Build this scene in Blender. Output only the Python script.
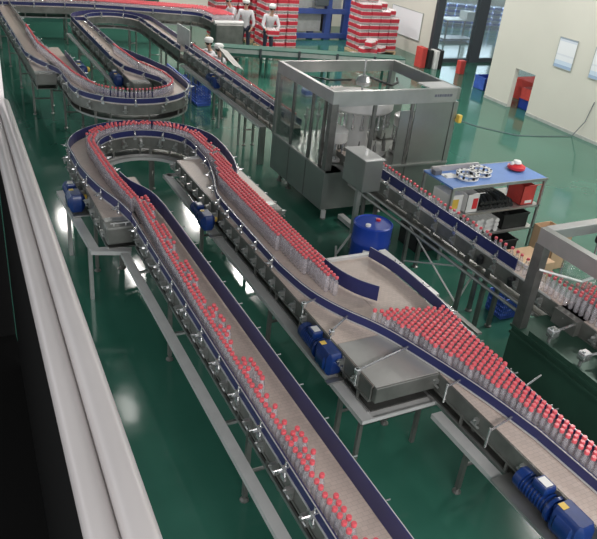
import bpy, bmesh, math, random
from mathutils import Vector, Matrix
random.seed(7)
PI = math.pi
for o in list(bpy.data.objects): bpy.data.objects.remove(o)
SC = bpy.context.scene
COL = SC.collection
# ------------------------------------------------------------------ camera
cd = bpy.data.cameras.new('camera'); cam = bpy.data.objects.new('camera', cd); COL.objects.link(cam)
cd.sensor_width = 36.0; cd.lens = 36.0 * 690.34 / 597.0; cd.clip_start = 0.05; cd.clip_end = 200
_x = Vector((0.89079086, -0.44392274, 0.09707856))      # image right in world axes
_d = Vector((-0.13892645, -0.46945728, -0.87195717))    # image down
_f = Vector((0.43265585, 0.76324469, -0.47986086))      # view direction
_f.normalize(); _x = (_x - _f * _x.dot(_f)).normalized(); _u = _x.cross(_f)
mw = Matrix(((_x.x, _u.x, -_f.x, 0), (_x.y, _u.y, -_f.y, 0), (_x.z, _u.z, -_f.z, 5.0), (0, 0, 0, 1)))
cam.matrix_world = mw
SC.camera = cam
# ------------------------------------------------------------------ light
SC.view_settings.view_transform = 'Standard'; SC.view_settings.look = 'None'
SC.view_settings.gamma = 1.0; SC.view_settings.use_curve_mapping = False
SC.view_settings.exposure = 0.1
W = bpy.data.worlds.new('world'); SC.world = W; W.use_nodes = True
W.node_tree.nodes['Background'].inputs[0].default_value = (0.86, 0.90, 0.93, 1)
W.node_tree.nodes['Background'].inputs[1].default_value = 1.0
CEIL = 6.6
LAMPS = [(3.6, 24), (5.0, 19.6), (8.3, 18.2), (3.1, 13.1), (10.6, 6.3), (12.5, 18.5), (12.0, 12.5), (13.0, 23.5), (8.4, 23.5), (13.8, 7.0)]
LAMP_E = 95
def area(name, loc, rot, sx, sy, e, c=(1, .97, .93)):
    l = bpy.data.lights.new(name, 'AREA'); l.shape = 'RECTANGLE'; l.size = sx; l.size_y = sy; l.energy = e; l.color = c
    o = bpy.data.objects.new(name, l); COL.objects.link(o); o.location = loc; o.rotation_euler = rot; return o
for i, (x, y) in enumerate(LAMPS):
    e = LAMP_E * (2.0 if x > 9.5 else 2.2 if x > 7 else (.07 if y < 14 and x < 4 else .6))
    area('ceiling_lamp_light', (x, y, CEIL - .16), (0, 0, 0), 0.35, 1.0, e)
# daylight from the glazed wall of the neighbouring room, and an added soft fill
area('daylight_glazing', (22.0, 33.0, 4.0), (math.radians(-75), 0, math.radians(0)), 8, 2.5, 1300, (.9, .96, 1))
area('gallery_fill_light', (1.5, -3.2, 6.0), (math.radians(42), 0, math.radians(-12)), 9, 2.2, 720, (1, .98, .97))  # soft fill added behind the camera to brighten the near conveyors, no window there
# ------------------------------------------------------------------ materials
MATS = {}
def nodes(name):
    m = bpy.data.materials.new(name); m.use_nodes = True; nt = m.node_tree
    return m, nt, nt.nodes['Principled BSDF']
def mat(name, c, rough=.5, metal=0., spec=.5, noise=0., nscale=8., bump=0., alpha=None, coat=0.):
    m, nt, b = nodes(name)
    b.inputs['Base Color'].default_value = (*c, 1); b.inputs['Roughness'].default_value = rough
    b.inputs['Metallic'].default_value = metal; b.inputs['Specular IOR Level'].default_value = spec
    b.inputs['Coat Weight'].default_value = coat
    if noise or bump:
        tc = nt.nodes.new('ShaderNodeTexCoord'); n = nt.nodes.new('ShaderNodeTexNoise'); n.inputs['Scale'].default_value = nscale
        n.inputs['Detail'].default_value = 4
        nt.links.new(tc.outputs['Object'], n.inputs['Vector'])
        if noise:
            r = nt.nodes.new('ShaderNodeValToRGB')
            r.color_ramp.elements[0].position = .3; r.color_ramp.elements[1].position = .7
            r.color_ramp.elements[0].color = (*[max(0, v * (1 - noise)) for v in c], 1)
            r.color_ramp.elements[1].color = (*[min(1, v * (1 + noise)) for v in c], 1)
            nt.links.new(n.outputs['Fac'], r.inputs[0]); nt.links.new(r.outputs[0], b.inputs['Base Color'])
        if bump:
            bp = nt.nodes.new('ShaderNodeBump'); bp.inputs['Strength'].default_value = bump; bp.inputs['Distance'].default_value = .02
            nt.links.new(n.outputs['Fac'], bp.inputs['Height']); nt.links.new(bp.outputs[0], b.inputs['Normal'])
    MATS[name] = m; return m
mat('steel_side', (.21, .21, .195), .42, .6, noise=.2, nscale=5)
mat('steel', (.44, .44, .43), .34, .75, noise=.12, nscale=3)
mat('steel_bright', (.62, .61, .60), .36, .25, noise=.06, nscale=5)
mat('cover', (.50, .48, .46), .3, .4, noise=.05, nscale=5)
mat('steel_dark', (.20, .20, .19), .4, .8, noise=.2, nscale=6)
mat('panel_steel', (.31, .33, .31), .33, .75, noise=.1, nscale=1.5)
mat('chrome', (.62, .62, .62), .25, .8)
mat('navy', (.022, .026, .115), .4, noise=.1, nscale=2)
mat('blue_motor', (.006, .03, .155), .35, noise=.15, nscale=12, coat=.3)
mat('blue_plastic', (.015, .05, .34), .35)
mat('blue_tray', (.05, .12, .5), .45, noise=.15)
mat('blue_top', (.12, .24, .56), .45, noise=.08, nscale=4)
mat('yellow', (.75, .5, .08), .4)
mat('matte_black', (.004, .004, .004), .9, spec=.1)
mat('black', (.012, .012, .014), .45)
mat('black_rubber', (.02, .022, .022), .6, noise=.3, nscale=10)
mat('white', (.78, .77, .75), .5)
mat('white_coat', (.62, .60, .62), .8, noise=.08, nscale=20)
mat('skin', (.55, .33, .24), .55)
mat('trousers', (.03, .035, .06), .8)
mat('hair', (.015, .012, .01), .7)
mat('carton', (.62, .42, .26), .75, noise=.06, nscale=6)
mat('carton_red', (.55, .06, .05), .6, noise=.1)
mat('red', (.62, .03, .04), .35)
mat('cap_red', (.76, .115, .14), .33, coat=.2)
mat('green_paint', (.02, .10, .075), .4, noise=.1)
mat('green_steel', (.035, .085, .06), .35, .3, noise=.15, nscale=2)
mat('machine_blue', (.05, .09, .30), .45, noise=.1)
mat('machine_grey', (.42, .44, .42), .5, noise=.1)
mat('wall', (.66, .64, .57), .7, noise=.02, nscale=1)
mat('ceiling', (.30, .32, .33), .8, noise=.05, nscale=1)
mat('frame_dark', (.07, .08, .09), .4, .4)
mat('rail_white', (.50, .465, .46), .3, .15, noise=.05, nscale=4)
mat('screen', (.1, .12, .13), .2)
mat('paper', (.85, .85, .88), .6)
mat('label_dark', (.12, .13, .16), .5)
def mk_belt():
    m, nt, b = nodes('belt')
    tc = nt.nodes.new('ShaderNodeTexCoord'); w = nt.nodes.new('ShaderNodeTexBrick')
    w.inputs['Scale'].default_value = 9; w.inputs['Mortar Size'].default_value = .012; w.inputs['Row Height'].default_value = .34
    w.inputs['Color1'].default_value = (.70, .57, .50, 1); w.inputs['Color2'].default_value = (.64, .52, .455, 1); w.inputs['Mortar'].default_value = (.48, .39, .34, 1)
    nt.links.new(tc.outputs['Object'], w.inputs['Vector'])
    n = nt.nodes.new('ShaderNodeTexNoise'); n.inputs['Scale'].default_value = 2.2; nt.links.new(tc.outputs['Object'], n.inputs['Vector'])
    mx = nt.nodes.new('ShaderNodeMixRGB'); mx.blend_type = 'MULTIPLY'; mx.inputs[0].default_value = .15
    nt.links.new(w.outputs['Color'], mx.inputs[1]); nt.links.new(n.outputs['Fac'], mx.inputs[2])
    nt.links.new(mx.outputs[0], b.inputs['Base Color']); b.inputs['Roughness'].default_value = .38
    MATS['belt'] = m
mk_belt()
def mk_floor():
    m, nt, b = nodes('floor_epoxy')
    tc = nt.nodes.new('ShaderNodeTexCoord'); n = nt.nodes.new('ShaderNodeTexNoise'); n.inputs['Scale'].default_value = .55; n.inputs['Detail'].default_value = 6
    nt.links.new(tc.outputs['Object'], n.inputs['Vector'])
    r = nt.nodes.new('ShaderNodeValToRGB'); r.color_ramp.elements[0].position = .3; r.color_ramp.elements[1].position = .75
    r.color_ramp.elements[0].color = (.027, .115, .080, 1); r.color_ramp.elements[1].color = (.046, .165, .120, 1)
    nt.links.new(n.outputs['Fac'], r.inputs[0]); nt.links.new(r.outputs[0], b.inputs['Base Color'])
    b.inputs['Roughness'].default_value = .10; b.inputs['Specular IOR Level'].default_value = .65
    n2 = nt.nodes.new('ShaderNodeTexNoise'); n2.inputs['Scale'].default_value = 1.6; nt.links.new(tc.outputs['Object'], n2.inputs['Vector'])
    bp = nt.nodes.new('ShaderNodeBump'); bp.inputs['Strength'].default_value = .25; bp.inputs['Distance'].default_value = .01
    nt.links.new(n2.outputs['Fac'], bp.inputs['Height']); nt.links.new(bp.outputs[0], b.inputs['Normal'])
    MATS['floor'] = m
mk_floor()
def mk_clear(name, tint, amount, dcol=(.8, .76, .8)):
    """thin clear plastic or glass: mostly see-through, a little milky, glossy"""
    m = bpy.data.materials.new(name); m.use_nodes = True; nt = m.node_tree; nt.nodes.clear()
    out = nt.nodes.new('ShaderNodeOutputMaterial'); t = nt.nodes.new('ShaderNodeBsdfTransparent'); t.inputs[0].default_value = (*tint, 1)
    g = nt.nodes.new('ShaderNodeBsdfGlossy'); g.inputs['Roughness'].default_value = .12
    d = nt.nodes.new('ShaderNodeBsdfDiffuse'); d.inputs[0].default_value = (*dcol, 1)
    a = nt.nodes.new('ShaderNodeMixShader'); a.inputs[0].default_value = amount
    nt.links.new(t.outputs[0], a.inputs[1]); nt.links.new(d.outputs[0], a.inputs[2])
    f = nt.nodes.new('ShaderNodeLayerWeight'); f.inputs[0].default_value = .25
    b = nt.nodes.new('ShaderNodeMixShader'); nt.links.new(f.outputs['Facing'], b.inputs[0])
    nt.links.new(a.outputs[0], b.inputs[1]); nt.links.new(g.outputs[0], b.inputs[2]); nt.links.new(b.outputs[0], out.inputs[0])
    MATS[name] = m
mk_clear('bottle_plastic', (.99, .985, .99), .20, (.95, .90, .95))
mk_clear('window_glass', (.86, .93, .96), .04)
mk_clear('clear_panel', (.90, .94, .92), .02)
def mk_emit(name, c, s):
    m, nt, b = nodes(name); b.inputs['Base Color'].default_value = (*c, 1)
    b.inputs['Emission Color'].default_value = (*c, 1); b.inputs['Emission Strength'].default_value = s; MATS[name] = m
mk_emit('lamp_tube', (1, .98, .95), 6); mk_emit('daylight_pane', (.85, .93, 1), 3.0)
def mk_bands(name, cols, axis='Z', scale=1.0):
    """horizontal coloured bands printed on shrink wrap, by object height"""
    m, nt, b = nodes(name); tc = nt.nodes.new('ShaderNodeTexCoord'); s = nt.nodes.new('ShaderNodeSeparateXYZ')
    nt.links.new(tc.outputs['Object'], s.inputs[0]); mu = nt.nodes.new('ShaderNodeMath'); mu.operation = 'MULTIPLY'; mu.inputs[1].default_value = scale
    nt.links.new(s.outputs[axis], mu.inputs[0]); r = nt.nodes.new('ShaderNodeValToRGB'); r.color_ramp.interpolation = 'CONSTANT'
    e = r.color_ramp.elements
    e[0].position = cols[0][0]; e[0].color = (*cols[0][1], 1); e[1].position = cols[1][0]; e[1].color = (*cols[1][1], 1)
    for p, c in cols[2:]:
        k = e.new(p); k.color = (*c, 1)
    nt.links.new(mu.outputs[0], r.inputs[0]); nt.links.new(r.outputs[0], b.inputs['Base Color']); b.inputs['Roughness'].default_value = .25
    MATS[name] = m
mk_bands('pack_wrap', [(0, (.58, .48, .48)), (.22, (.50, .035, .055)), (.72, (.62, .54, .54)), (.86, (.66, .60, .60))], 'Z', 4.0)
mk_bands('blue_pack_wrap', [(0, (.45, .55, .75)), (.25, (.06, .14, .5)), (.7, (.5, .6, .8)), (.85, (.7, .75, .85))], 'Z', 4.0)
mk_bands('poster_print', [(0, (.36, .48, .66)), (.10, (.62, .72, .85)), (.24, (.82, .84, .88)), (.40, (.74, .76, .82)), (.46, (.84, .85, .88)), (.88, (.68, .72, .80)), (.95, (.36, .42, .52))], 'Z', 1.333)
# ------------------------------------------------------------------ mesh helpers
class MB:
    def __init__(s): s.v = []; s.f = []; s.m = []; s.cur = 0
    def quadgrid(s, rings, closed=True, caps=True):
        b = len(s.v); n = len(rings[0])
        for r in rings: s.v += [tuple(p) for p in r]
        for i in range(len(rings) - 1):
            for j in range(n if closed else n - 1):
                k = (j + 1) % n
                s.f.append((b + i * n + j, b + i * n + k, b + (i + 1) * n + k, b + (i + 1) * n + j)); s.m.append(s.cur)
        if caps:
            s.f.append(tuple(b + j for j in reversed(range(n)))); s.m.append(s.cur)
            s.f.append(tuple(b + (len(rings) - 1) * n + j for j in range(n))); s.m.append(s.cur)
    def box(s, a, b):
        x0, y0, z0 = [min(a[i], b[i]) for i in range(3)]; x1, y1, z1 = [max(a[i], b[i]) for i in range(3)]
        s.quadgrid([[(x0, y0, z0), (x1, y0, z0), (x1, y1, z0), (x0, y1, z0)], [(x0, y0, z1), (x1, y0, z1), (x1, y1, z1), (x0, y1, z1)]]); return s
    def rbox(s, a, b, r=.01):
        x0, y0, z0 = [min(a[i], b[i]) for i in range(3)]; x1, y1, z1 = [max(a[i], b[i]) for i in range(3)]
        def ring(i, z): return [(x0 + i, y0, z) if 0 else p for p in ((x0 + r + 0, y0 + i, z), (x1 - r, y0 + i, z), (x1 - i, y0 + r, z), (x1 - i, y1 - r, z), (x1 - r, y1 - i, z), (x0 + r, y1 - i, z), (x0 + i, y1 - r, z), (x0 + i, y0 + r, z))]
        s.quadgrid([ring(r * .7, z0), ring(0, z0 + r), ring(0, z1 - r), ring(r * .7, z1)]); return s
    def tube(s, a, b, r, n=8, r2=None):
        a = Vector(a); b = Vector(b); d = (b - a).normalized(); u = d.orthogonal().normalized(); w = d.cross(u)
        r2 = r if r2 is None else r2
        s.quadgrid([[p + (u * math.cos(2 * PI * j / n) + w * math.sin(2 * PI * j / n)) * q for j in range(n)] for p, q in ((a, r), (b, r2))]); return s
    def lathe(s, prof, c=(0, 0, 0), n=12, axis='z'):
        rings = []
        for r, z in prof:
            rg = []
            for j in range(n):
                a = 2 * PI * j / n; x, y = r * math.cos(a), r * math.sin(a)
                p = (x, y, z) if axis == 'z' else ((x, -z, y) if axis == 'y' else (z, x, y))
                rg.append((p[0] + c[0], p[1] + c[1], p[2] + c[2]))
            rings.append(rg)
        s.quadgrid(rings); return s
    def path(s, pts, r, n=6):
        for a, b in zip(pts[:-1], pts[1:]): s.tube(a, b, r, n)
        return s
    def ribbon(s, P, a, b, z0, z1):
        """rectangular section swept along the plan path P between side offsets a..b"""
        N = []
        for i in range(len(P)):
            t = Vector((0, 0))
            if i > 0: t += (Vector(P[i]) - Vector(P[i - 1])).normalized()
            if i < len(P) - 1: t += (Vector(P[i + 1]) - Vector(P[i])).normalized()
            t.normalize(); nrm = Vector((-t.y, t.x)); k = 1.0
            if 0 < i < len(P) - 1:
                t0 = (Vector(P[i]) - Vector(P[i - 1])).normalized(); k = 1 / max(.5, abs(t0.dot(t)))
            N.append(nrm * k)
        rings = []
        for p, nn in zip(P, N):
            rings.append([(p[0] + nn.x * a, p[1] + nn.y * a, z0), (p[0] + nn.x * b, p[1] + nn.y * b, z0), (p[0] + nn.x * b, p[1] + nn.y * b, z1), (p[0] + nn.x * a, p[1] + nn.y * a, z1)])
        s.quadgrid(rings); return s
    def mesh(s, name, mats, smooth=False):
        me = bpy.data.meshes.new(name); me.from_pydata(s.v, [], s.f)
        for m in mats: me.materials.append(MATS[m])
        me.polygons.foreach_set('material_index', s.m)
        bm = bmesh.new(); bm.from_mesh(me); bmesh.ops.recalc_face_normals(bm, faces=bm.faces); bm.to_mesh(me); bm.free()
        if smooth:
            me.polygons.foreach_set('use_smooth', [True] * len(me.polygons))
            try: me.set_sharp_from_angle(angle=math.radians(38))
            except Exception: pass
        me.update(); return me
    def build(s, name, mats, parent=None, smooth=False, loc=None, rz=0):
        if isinstance(mats, str): mats = [mats]
        o = bpy.data.objects.new(name, s.mesh(name, mats, smooth)); COL.objects.link(o)
        if parent: o.parent = parent
        if loc: o.location = loc
        if rz: o.rotation_euler.z = rz
        return o
def link(name, me, parent=None, loc=None, rz=0):
    o = bpy.data.objects.new(name, me); COL.objects.link(o); o.parent = parent
    if loc: o.location = loc
    o.rotation_euler.z = rz; return o
def tag(o, label=None, cat=None, group=None, kind=None):
    if label: o['label'] = label
    if cat: o['category'] = cat
    if group: o['group'] = group
    if kind: o['kind'] = kind
    return o
def thing(name, label, cat, loc=(0, 0, 0), rz=0, group=None):
    o = bpy.data.objects.new(name, None); COL.objects.link(o); o.location = loc; o.rotation_euler.z = rz; o.empty_display_size = .1
    return tag(o, label, cat, group)
def struct(name, mb, m): return tag(mb.build(name, m), kind='structure')
def arc(cx, cy, r, a0, a1, n=18):
    return [(cx + r * math.cos(math.radians(a0 + (a1 - a0) * i / n)), cy + r * math.sin(math.radians(a0 + (a1 - a0) * i / n))) for i in range(n + 1)]
def smooth(P, it=3):
    for _ in range(it):
        Q = [P[0]]
        for a, b in zip(P[:-1], P[1:]):
            Q += [(a[0] * .75 + b[0] * .25, a[1] * .75 + b[1] * .25), (a[0] * .25 + b[0] * .75, a[1] * .25 + b[1] * .75)]
        P = Q + [P[-1]]
    return P
def along(P, step, start=0.):
    """points and unit tangents every step metres along plan path P"""
    out = []; acc = -start; 
    for a, b in zip(P[:-1], P[1:]):
        L = math.dist(a, b)
        if L < 1e-6: continue
        t = ((b[0] - a[0]) / L, (b[1] - a[1]) / L)
        while acc <= L:
            if acc >= 0: out.append(((a[0] + t[0] * acc, a[1] + t[1] * acc), t))
            acc += step
        acc -= L
    return out
# ------------------------------------------------------------------ the room
struct('floor', MB().box((-6, -4, -.1), (32, 34, 0)), 'floor')
struct('wall_right', MB().box((14.97, -4, 0), (15.12, 14.3, CEIL)).box((14.97, 15.1, 0), (15.12, 16.14, CEIL)).box((14.97, 14.3, 1.13), (15.12, 15.1, CEIL)), 'wall')
struct('wall_back', MB().box((8, 27, 0), (16.3, 27.15, CEIL)), 'wall')
struct('wall_left', MB().box((-6, 27, 0), (8, 27.15, CEIL)), 'green_paint')  # unseen wall stretch, coloured dark to dim its reflection in the floor
struct('wall_side', MB().box((16.3, 20.62, 0), (16.45, 27, CEIL)), 'wall')
struct('wall_far', MB().box((16.45, 33.8, 0), (32, 33.95, CEIL)).box((31.8, 14, 0), (31.95, 33.8, CEIL)), 'wall')
struct('ceiling', MB().box((-6, -4, CEIL), (32, 34, CEIL + .1)), 'ceiling')
# glazed partition to the next room
m = MB().box((16.0, 20.45, 0), (16.3, 20.6, CEIL)).box((17.82, 20.42, 0), (18.28, 20.62, CEIL)).box((16.3, 20.45, 0), (17.82, 20.58, .14)).box((18.28, 20.45, 0), (22, 20.58, .14)).box((16.3, 20.45, 2.9), (22, 20.58, 3.05))
wf = struct('window_1', m, 'frame_dark')
g = MB().box((16.3, 20.50, .14), (17.82, 20.52, 2.9)).box((18.28, 20.50, .14), (22, 20.52, 2.9)).build('window_pane', 'window_glass', wf)
# bright clerestory band of the next room
m = MB()
for k in range(6): m.box((17 + 2.4 * k, 33.7, 2.4), (19 + 2.4 * k, 33.79, 5.6))
cl = struct('window_2', m, 'daylight_pane')
struct('trim_1', MB().box((14.955, -4, 0), (14.97, 14.3, .08)).box((14.955, 15.1, 0), (14.97, 16.14, .08)), 'machine_grey')
for i, (x, y) in enumerate(LAMPS):
    r = thing('ceiling_lamp', 'long ceiling lamp fixture over the bottling hall', 'lamp', (x, y, CEIL), group='ceiling lamps over the hall')
    MB().rbox((-.26, -.7, -.15), (.26, .7, -.03), .02).build('lamp_housing', 'machine_grey', r)
    MB().tube((-.2, 0, -.03), (-.2, 0, 0), .02).tube((.2, 0, -.03), (.2, 0, 0), .02).build('mounting_stud', 'steel', r)
# ------------------------------------------------------------------ gallery rail next to the camera
column = struct('trim_2', MB().box((.160, 2.42, 3.26), (.198, 2.55, CEIL)), 'rail_white')
struct('trim_3', MB().box((-2.5, -1, 3.1), (.16, 2.7, 3.25)), 'matte_black')
struct('trim_4', MB().box((-2.5, 2.62, 3.25), (.160, 2.7, 4.33)), 'matte_black')
r = thing('gallery_railing', 'pale metal twin-tube gallery handrail with black infill in the left foreground', 'railing', (0, 0, 3.25))
MB().tube((.0817, -.6, 1.2438), (.1922, 2.4, 1.0472), .0185, 28).build('handrail', 'rail_white', r, True)
MB().tube((.0475, -.6, 1.2309), (.1581, 2.4, 1.0344), .018, 28).build('lower_tube', 'rail_white', r, True)
m = MB(); m.quadgrid([[(.040, -.6, 0), (.046, -.6, 0), (.046, -.6, 1.225), (.040, -.6, 1.225)], [(.150, 2.4, 0), (.156, 2.4, 0), (.156, 2.4, 1.03), (.150, 2.4, 1.03)]]); m.build('infill_panel', 'matte_black', r)
# ------------------------------------------------------------------ conveyors
BZ = 1.10
def bracket_mesh():
    m = MB(); m.tube((0, 0, -.02), (0, 0, .13), .008, 6); m.tube((-.10, 0, .06), (.03, 0, .06), .007, 6)
    m.box((-.035, -.014, .03), (.0, .014, .085)); m.tube((-.035, 0, .045), (-.065, 0, .045), .014, 8); m.box((-.02, -.03, -.05), (.0, .03, -.005))
    return m.mesh('rail_bracket', ['chrome'])
BR = bracket_mesh()
def low_bracket():
    m = MB(); m.box((-.02, -.02, -.09), (.0, .02, .06)); m.tube((-.09, 0, .02), (0, 0, .02), .010, 6); m.tube((-.05, -.05, -.04), (-.05, .05, -.04), .012, 6); m.box((-.07, -.02, -.02), (-.02, .02, .03))
    return m.mesh('side_clamp', ['steel'])
LB = low_bracket()
def belt_part(parent, segs):
    m = MB()
    for P, hw in segs: m.ribbon(P, -hw, hw, BZ - .03, BZ)
    return m.build('belt', 'belt', parent)
def sides(parent, segs, both=True):
    for sg, nm in ((1, 'side_frame'), (-1, 'side_frame')):
        m = MB()
        for P, hw in segs:
            a, b = (hw, hw + .018) if sg > 0 else (-hw - .018, -hw)
            m.ribbon(P, a, b, BZ - .17, BZ - .004); m.ribbon(P, a - .012, b + .012, BZ - .19, BZ - .17)
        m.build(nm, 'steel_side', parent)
        m = MB()
        for P, hw in segs:
            a, b = (hw - .012, hw + .010) if sg > 0 else (-hw - .010, -hw + .012)
            m.ribbon(P, a, b, BZ - .335, BZ - .30)
        m.build('lower_rail', 'steel', parent)
        for P, hw in segs:
            for (p, t) in along(P, .62, .2):
                x, y = p[0] - t[1] * hw * sg, p[1] + t[0] * hw * sg
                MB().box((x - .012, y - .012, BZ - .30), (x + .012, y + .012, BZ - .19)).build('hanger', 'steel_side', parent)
    m = MB()
    for P, hw in segs: m.ribbon(P, -hw * .92, hw * .92, BZ - .325, BZ - .31)
    m.build('return_pan', 'steel_dark', parent)  # dark sheet, widened and lowered to darken the gap under the belt
def clamps(parent, P, off, step, sgn, start=.1, y0=-9):
    for (p, t) in along(P, step, start):
        n = (-t[1], t[0]); x = p[0] + n[0] * off; y = p[1] + n[1] * off
        if y < y0: continue
        a = math.atan2(n[1] * sgn, n[0] * sgn) + PI
        link('side_clamp', LB, parent, (x, y, BZ - .08), a)
def legs(parent, P, hw, step, start=.3, zt=BZ - .19, y0=.5):
    for (p, t) in along(P, step, start):
        if p[1] < y0: continue
        n = (-t[1], t[0])
        m = MB()
        for s_ in (-1, 1):
            x, y = p[0] + n[0] * hw * s_, p[1] + n[1] * hw * s_
            m2 = MB().box((x - .022, y - .022, .06), (x + .022, y + .022, zt)); m2.tube((x, y, .02), (x, y, .07), .012); m2.lathe([(.045, 0), (.045, .012), (.02, .03)], (x, y, 0), 10)
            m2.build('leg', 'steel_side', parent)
        a = (p[0] - n[0] * hw, p[1] - n[1] * hw); b = (p[0] + n[0] * hw, p[1] + n[1] * hw)
        for z_ in (.35, zt - .02): MB().tube((*a, z_), (*b, z_), .018, 6).build('cross_bar', 'steel_side', parent)
def rail(parent, P, z0, z1, brk=.45, side=-1, mat_='navy', name='guide_rail', y0=-9, nb=True):
    g = MB().ribbon(P, -.005, .005, z0, z1).build(name, mat_, parent)
    MB().ribbon(P, min(side * .006, side * .016), max(side * .006, side * .016), z0 + .0, z0 + .012).ribbon(P, min(side * .006, side * .014), max(side * .006, side * .014), z1 - .008, z1 - .001).build('backing_strip', 'steel_bright', g)
    if nb:
        for (p, t) in along(P, brk, .15):
            if p[1] < y0: continue
            n = (-t[1] * side, t[0] * side)
            link('rail_bracket', BR, parent, (p[0] + n[0] * .03, p[1] + n[1] * .03, BZ + .03), math.atan2(n[1], n[0]) + PI)
    return g
def tray(parent, P, w, z=.78, st='steel_bright'):
    MB().ribbon(P, -w / 2, w / 2, z - .012, z).ribbon(P, -w / 2 - .003, -w / 2, z - .05, z + .002).ribbon(P, w / 2, w / 2 + .003, z - .05, z + .002).build('drip_tray', st, parent)
def end_box(parent, x0, x1, y0, y1, plate=.12):
    b = MB().rbox((x0, y0, BZ - .22), (x1, y0 + .20, BZ + .012), .02).build('end_cover', 'steel_side', parent)
    MB().box((x0 + .02, y0 + .2, BZ + .002), (x1 - .02, y0 + .2 + plate, BZ + .008)).build('transfer_plate', 'steel', parent)
    m = MB().tube((x0 + .06, y0 + .05, BZ + .05), (x1 - .06, y0 + .05, BZ + .05), .008, 6)
    m.tube((x0 + .1, y0 + .05, BZ), (x0 + .1, y0 + .05, BZ + .05), .007, 6); m.tube((x1 - .1, y0 + .05, BZ), (x1 - .1, y0 + .05, BZ + .05), .007, 6); m.build('end_handle', 'steel_bright', b)
def motor(parent, loc, rz=0, s=1.0):
    """geared motor: finned body, fan cowl, flange, terminal box, gear case, shaft boss. Axis along local +Y (fan at +Y)"""
    r = MB()
    prof = [(.02, -.30), (.075, -.30), (.078, -.24), (.066, -.235)]
    y = -.23
    while y < -.02: prof += [(.066, y), (.078, y + .004), (.078, y + .012), (.066, y + .016)]; y += .026
    prof += [(.066, -.01), (.095, -.005), (.095, .02), (.06, .022)]
    r.lathe([(a * s, b * s) for a, b in prof], (0, 0, 0), 20, 'y')
    o = r.build('gear_motor', 'blue_motor', parent, True, loc, rz)
    MB().rbox((-.085 * s, -.27 * s, -.10 * s), (.075 * s, -.02 * s, .11 * s), .035 * s).rbox((-.10 * s, -.235 * s, -.07 * s), (.095 * s, -.06 * s, .08 * s), .03 * s).build('gear_case', 'blue_motor', o, True)
    MB().rbox((-.06 * s, .05 * s, .06 * s), (.04 * s, .17 * s, .125 * s), .012 * s).build('terminal_box', 'blue_motor', o, True)
    MB().box((-.04 * s, .07 * s, .126 * s), (.02 * s, .15 * s, .128 * s)).build('rating_plate', 'steel_bright', o)
    MB().box((-.06 * s, -.10 * s, .112 * s), (-.01 * s, -.05 * s, .114 * s)).build('warning_label', 'yellow', o)
    MB().lathe([(.02 * s, 0), (.05 * s, 0), (.05 * s, .03 * s), (.03 * s, .05 * s)], (.095 * s, -.15 * s, .02 * s), 14, 'x').build('shaft_boss', 'yellow', o, True)
    return o
Z0, Z1 = BZ + .018, BZ + .135
# -- A: straight lane nearest the gallery
A = thing('straight_conveyor', 'narrow straight beige conveyor with navy guides nearest the gallery rail', 'conveyor', (2.22, 5, 0))
A.location = (0, 0, 0)
PA = [(2.22, 9.42), (2.22, .4)]
SA = [([(2.28, 9.42), (2.28, 7.86)], .14), ([(2.22, 7.86), (2.22, .4)], .2)]
belt_part(A, SA); sides(A, SA); legs(A, PA, .19, 2.3, 1.6); clamps(A, PA, -.215, .27, -1, .3)
rail(A, smooth([(1.985, 7.86), (1.985, 7.5)], 0) + [(1.985, .4)], Z0, Z1, .47, -1)
rail(A, smooth([(2.14, 9.15), (2.19, 8.8), (2.38, 8.4), (2.41, 7.9)], 2) + [(2.41, .4)], Z0, BZ + .21, .47, 1)
tray(A, [(1.85, 7.74), (1.85, .4)], .095)
for yy in (1.6, 2.9, 4.4, 5.9, 7.3): MB().box((1.83, yy, .70), (2.04, yy + .03, .73)).build('tray_bracket', 'steel', A)
# -- U: U-turn lane
U = thing('u_turn_conveyor', 'horseshoe conveyor looping behind the straight lane, guides full of red capped bottles', 'conveyor')
PU = [(1.88, 7.90), (1.88, 10.35)] + arc(2.87, 10.35, .99, 180, 0, 28)[1:-1] + [(3.86, 10.35), (3.86, 7.84)]
belt_part(U, [(PU, .2)]); sides(U, [(PU, .2)]); legs(U, PU, .18, 1.75, .9); clamps(U, PU, .215, .32, 1, .3); clamps(U, [p for p in PU if p[1] > 9.8], -.215, .4, -1, .3)
PUO = smooth([(1.98, 7.88), (1.93, 8.25), (1.76, 8.9), (1.69, 9.6)], 2) + [(1.69, 10.35)] + arc(2.87, 10.35, 1.18, 180, 0, 30)[1:] + smooth([(4.03, 9.9), (3.97, 9.4), (3.87, 9.05)], 2)
rail(U, PUO, Z0, BZ + .17, .5, 1)
PUI = smooth([(2.13, 9.2), (2.11, 10.0)], 0) + arc(2.87, 10.35, .765, 178, 5, 24) + smooth([(3.60, 9.5), (3.42, 8.75), (3.29, 8.35), (3.262, 8.0)], 2)
rail(U, PUI, Z0, BZ + .135, .5, -1)
end_box(U, 1.65, 2.00, 7.80, 0); end_box(U, 3.67, 4.06, 7.79, 0)
tray(U, [(1.44, 9.9), (1.52, 7.93), (1.95, 7.80)], .11); tray(U, arc(2.855, 10.35, .72, 160, 10, 14), .10)
m1 = motor(U, (1.52, 9.27, .95), 0, 1.2)
MB().box((1.44, 8.9, .79), (1.66, 9.5, .81)).box((1.42, 9.3, 0), (1.47, 9.35, .8)).build('motor_bracket', 'steel', U)
MB().box((1.45, 8.0, 0), (1.50, 8.05, .77)).build('tray_post', 'steel', U)
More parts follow.
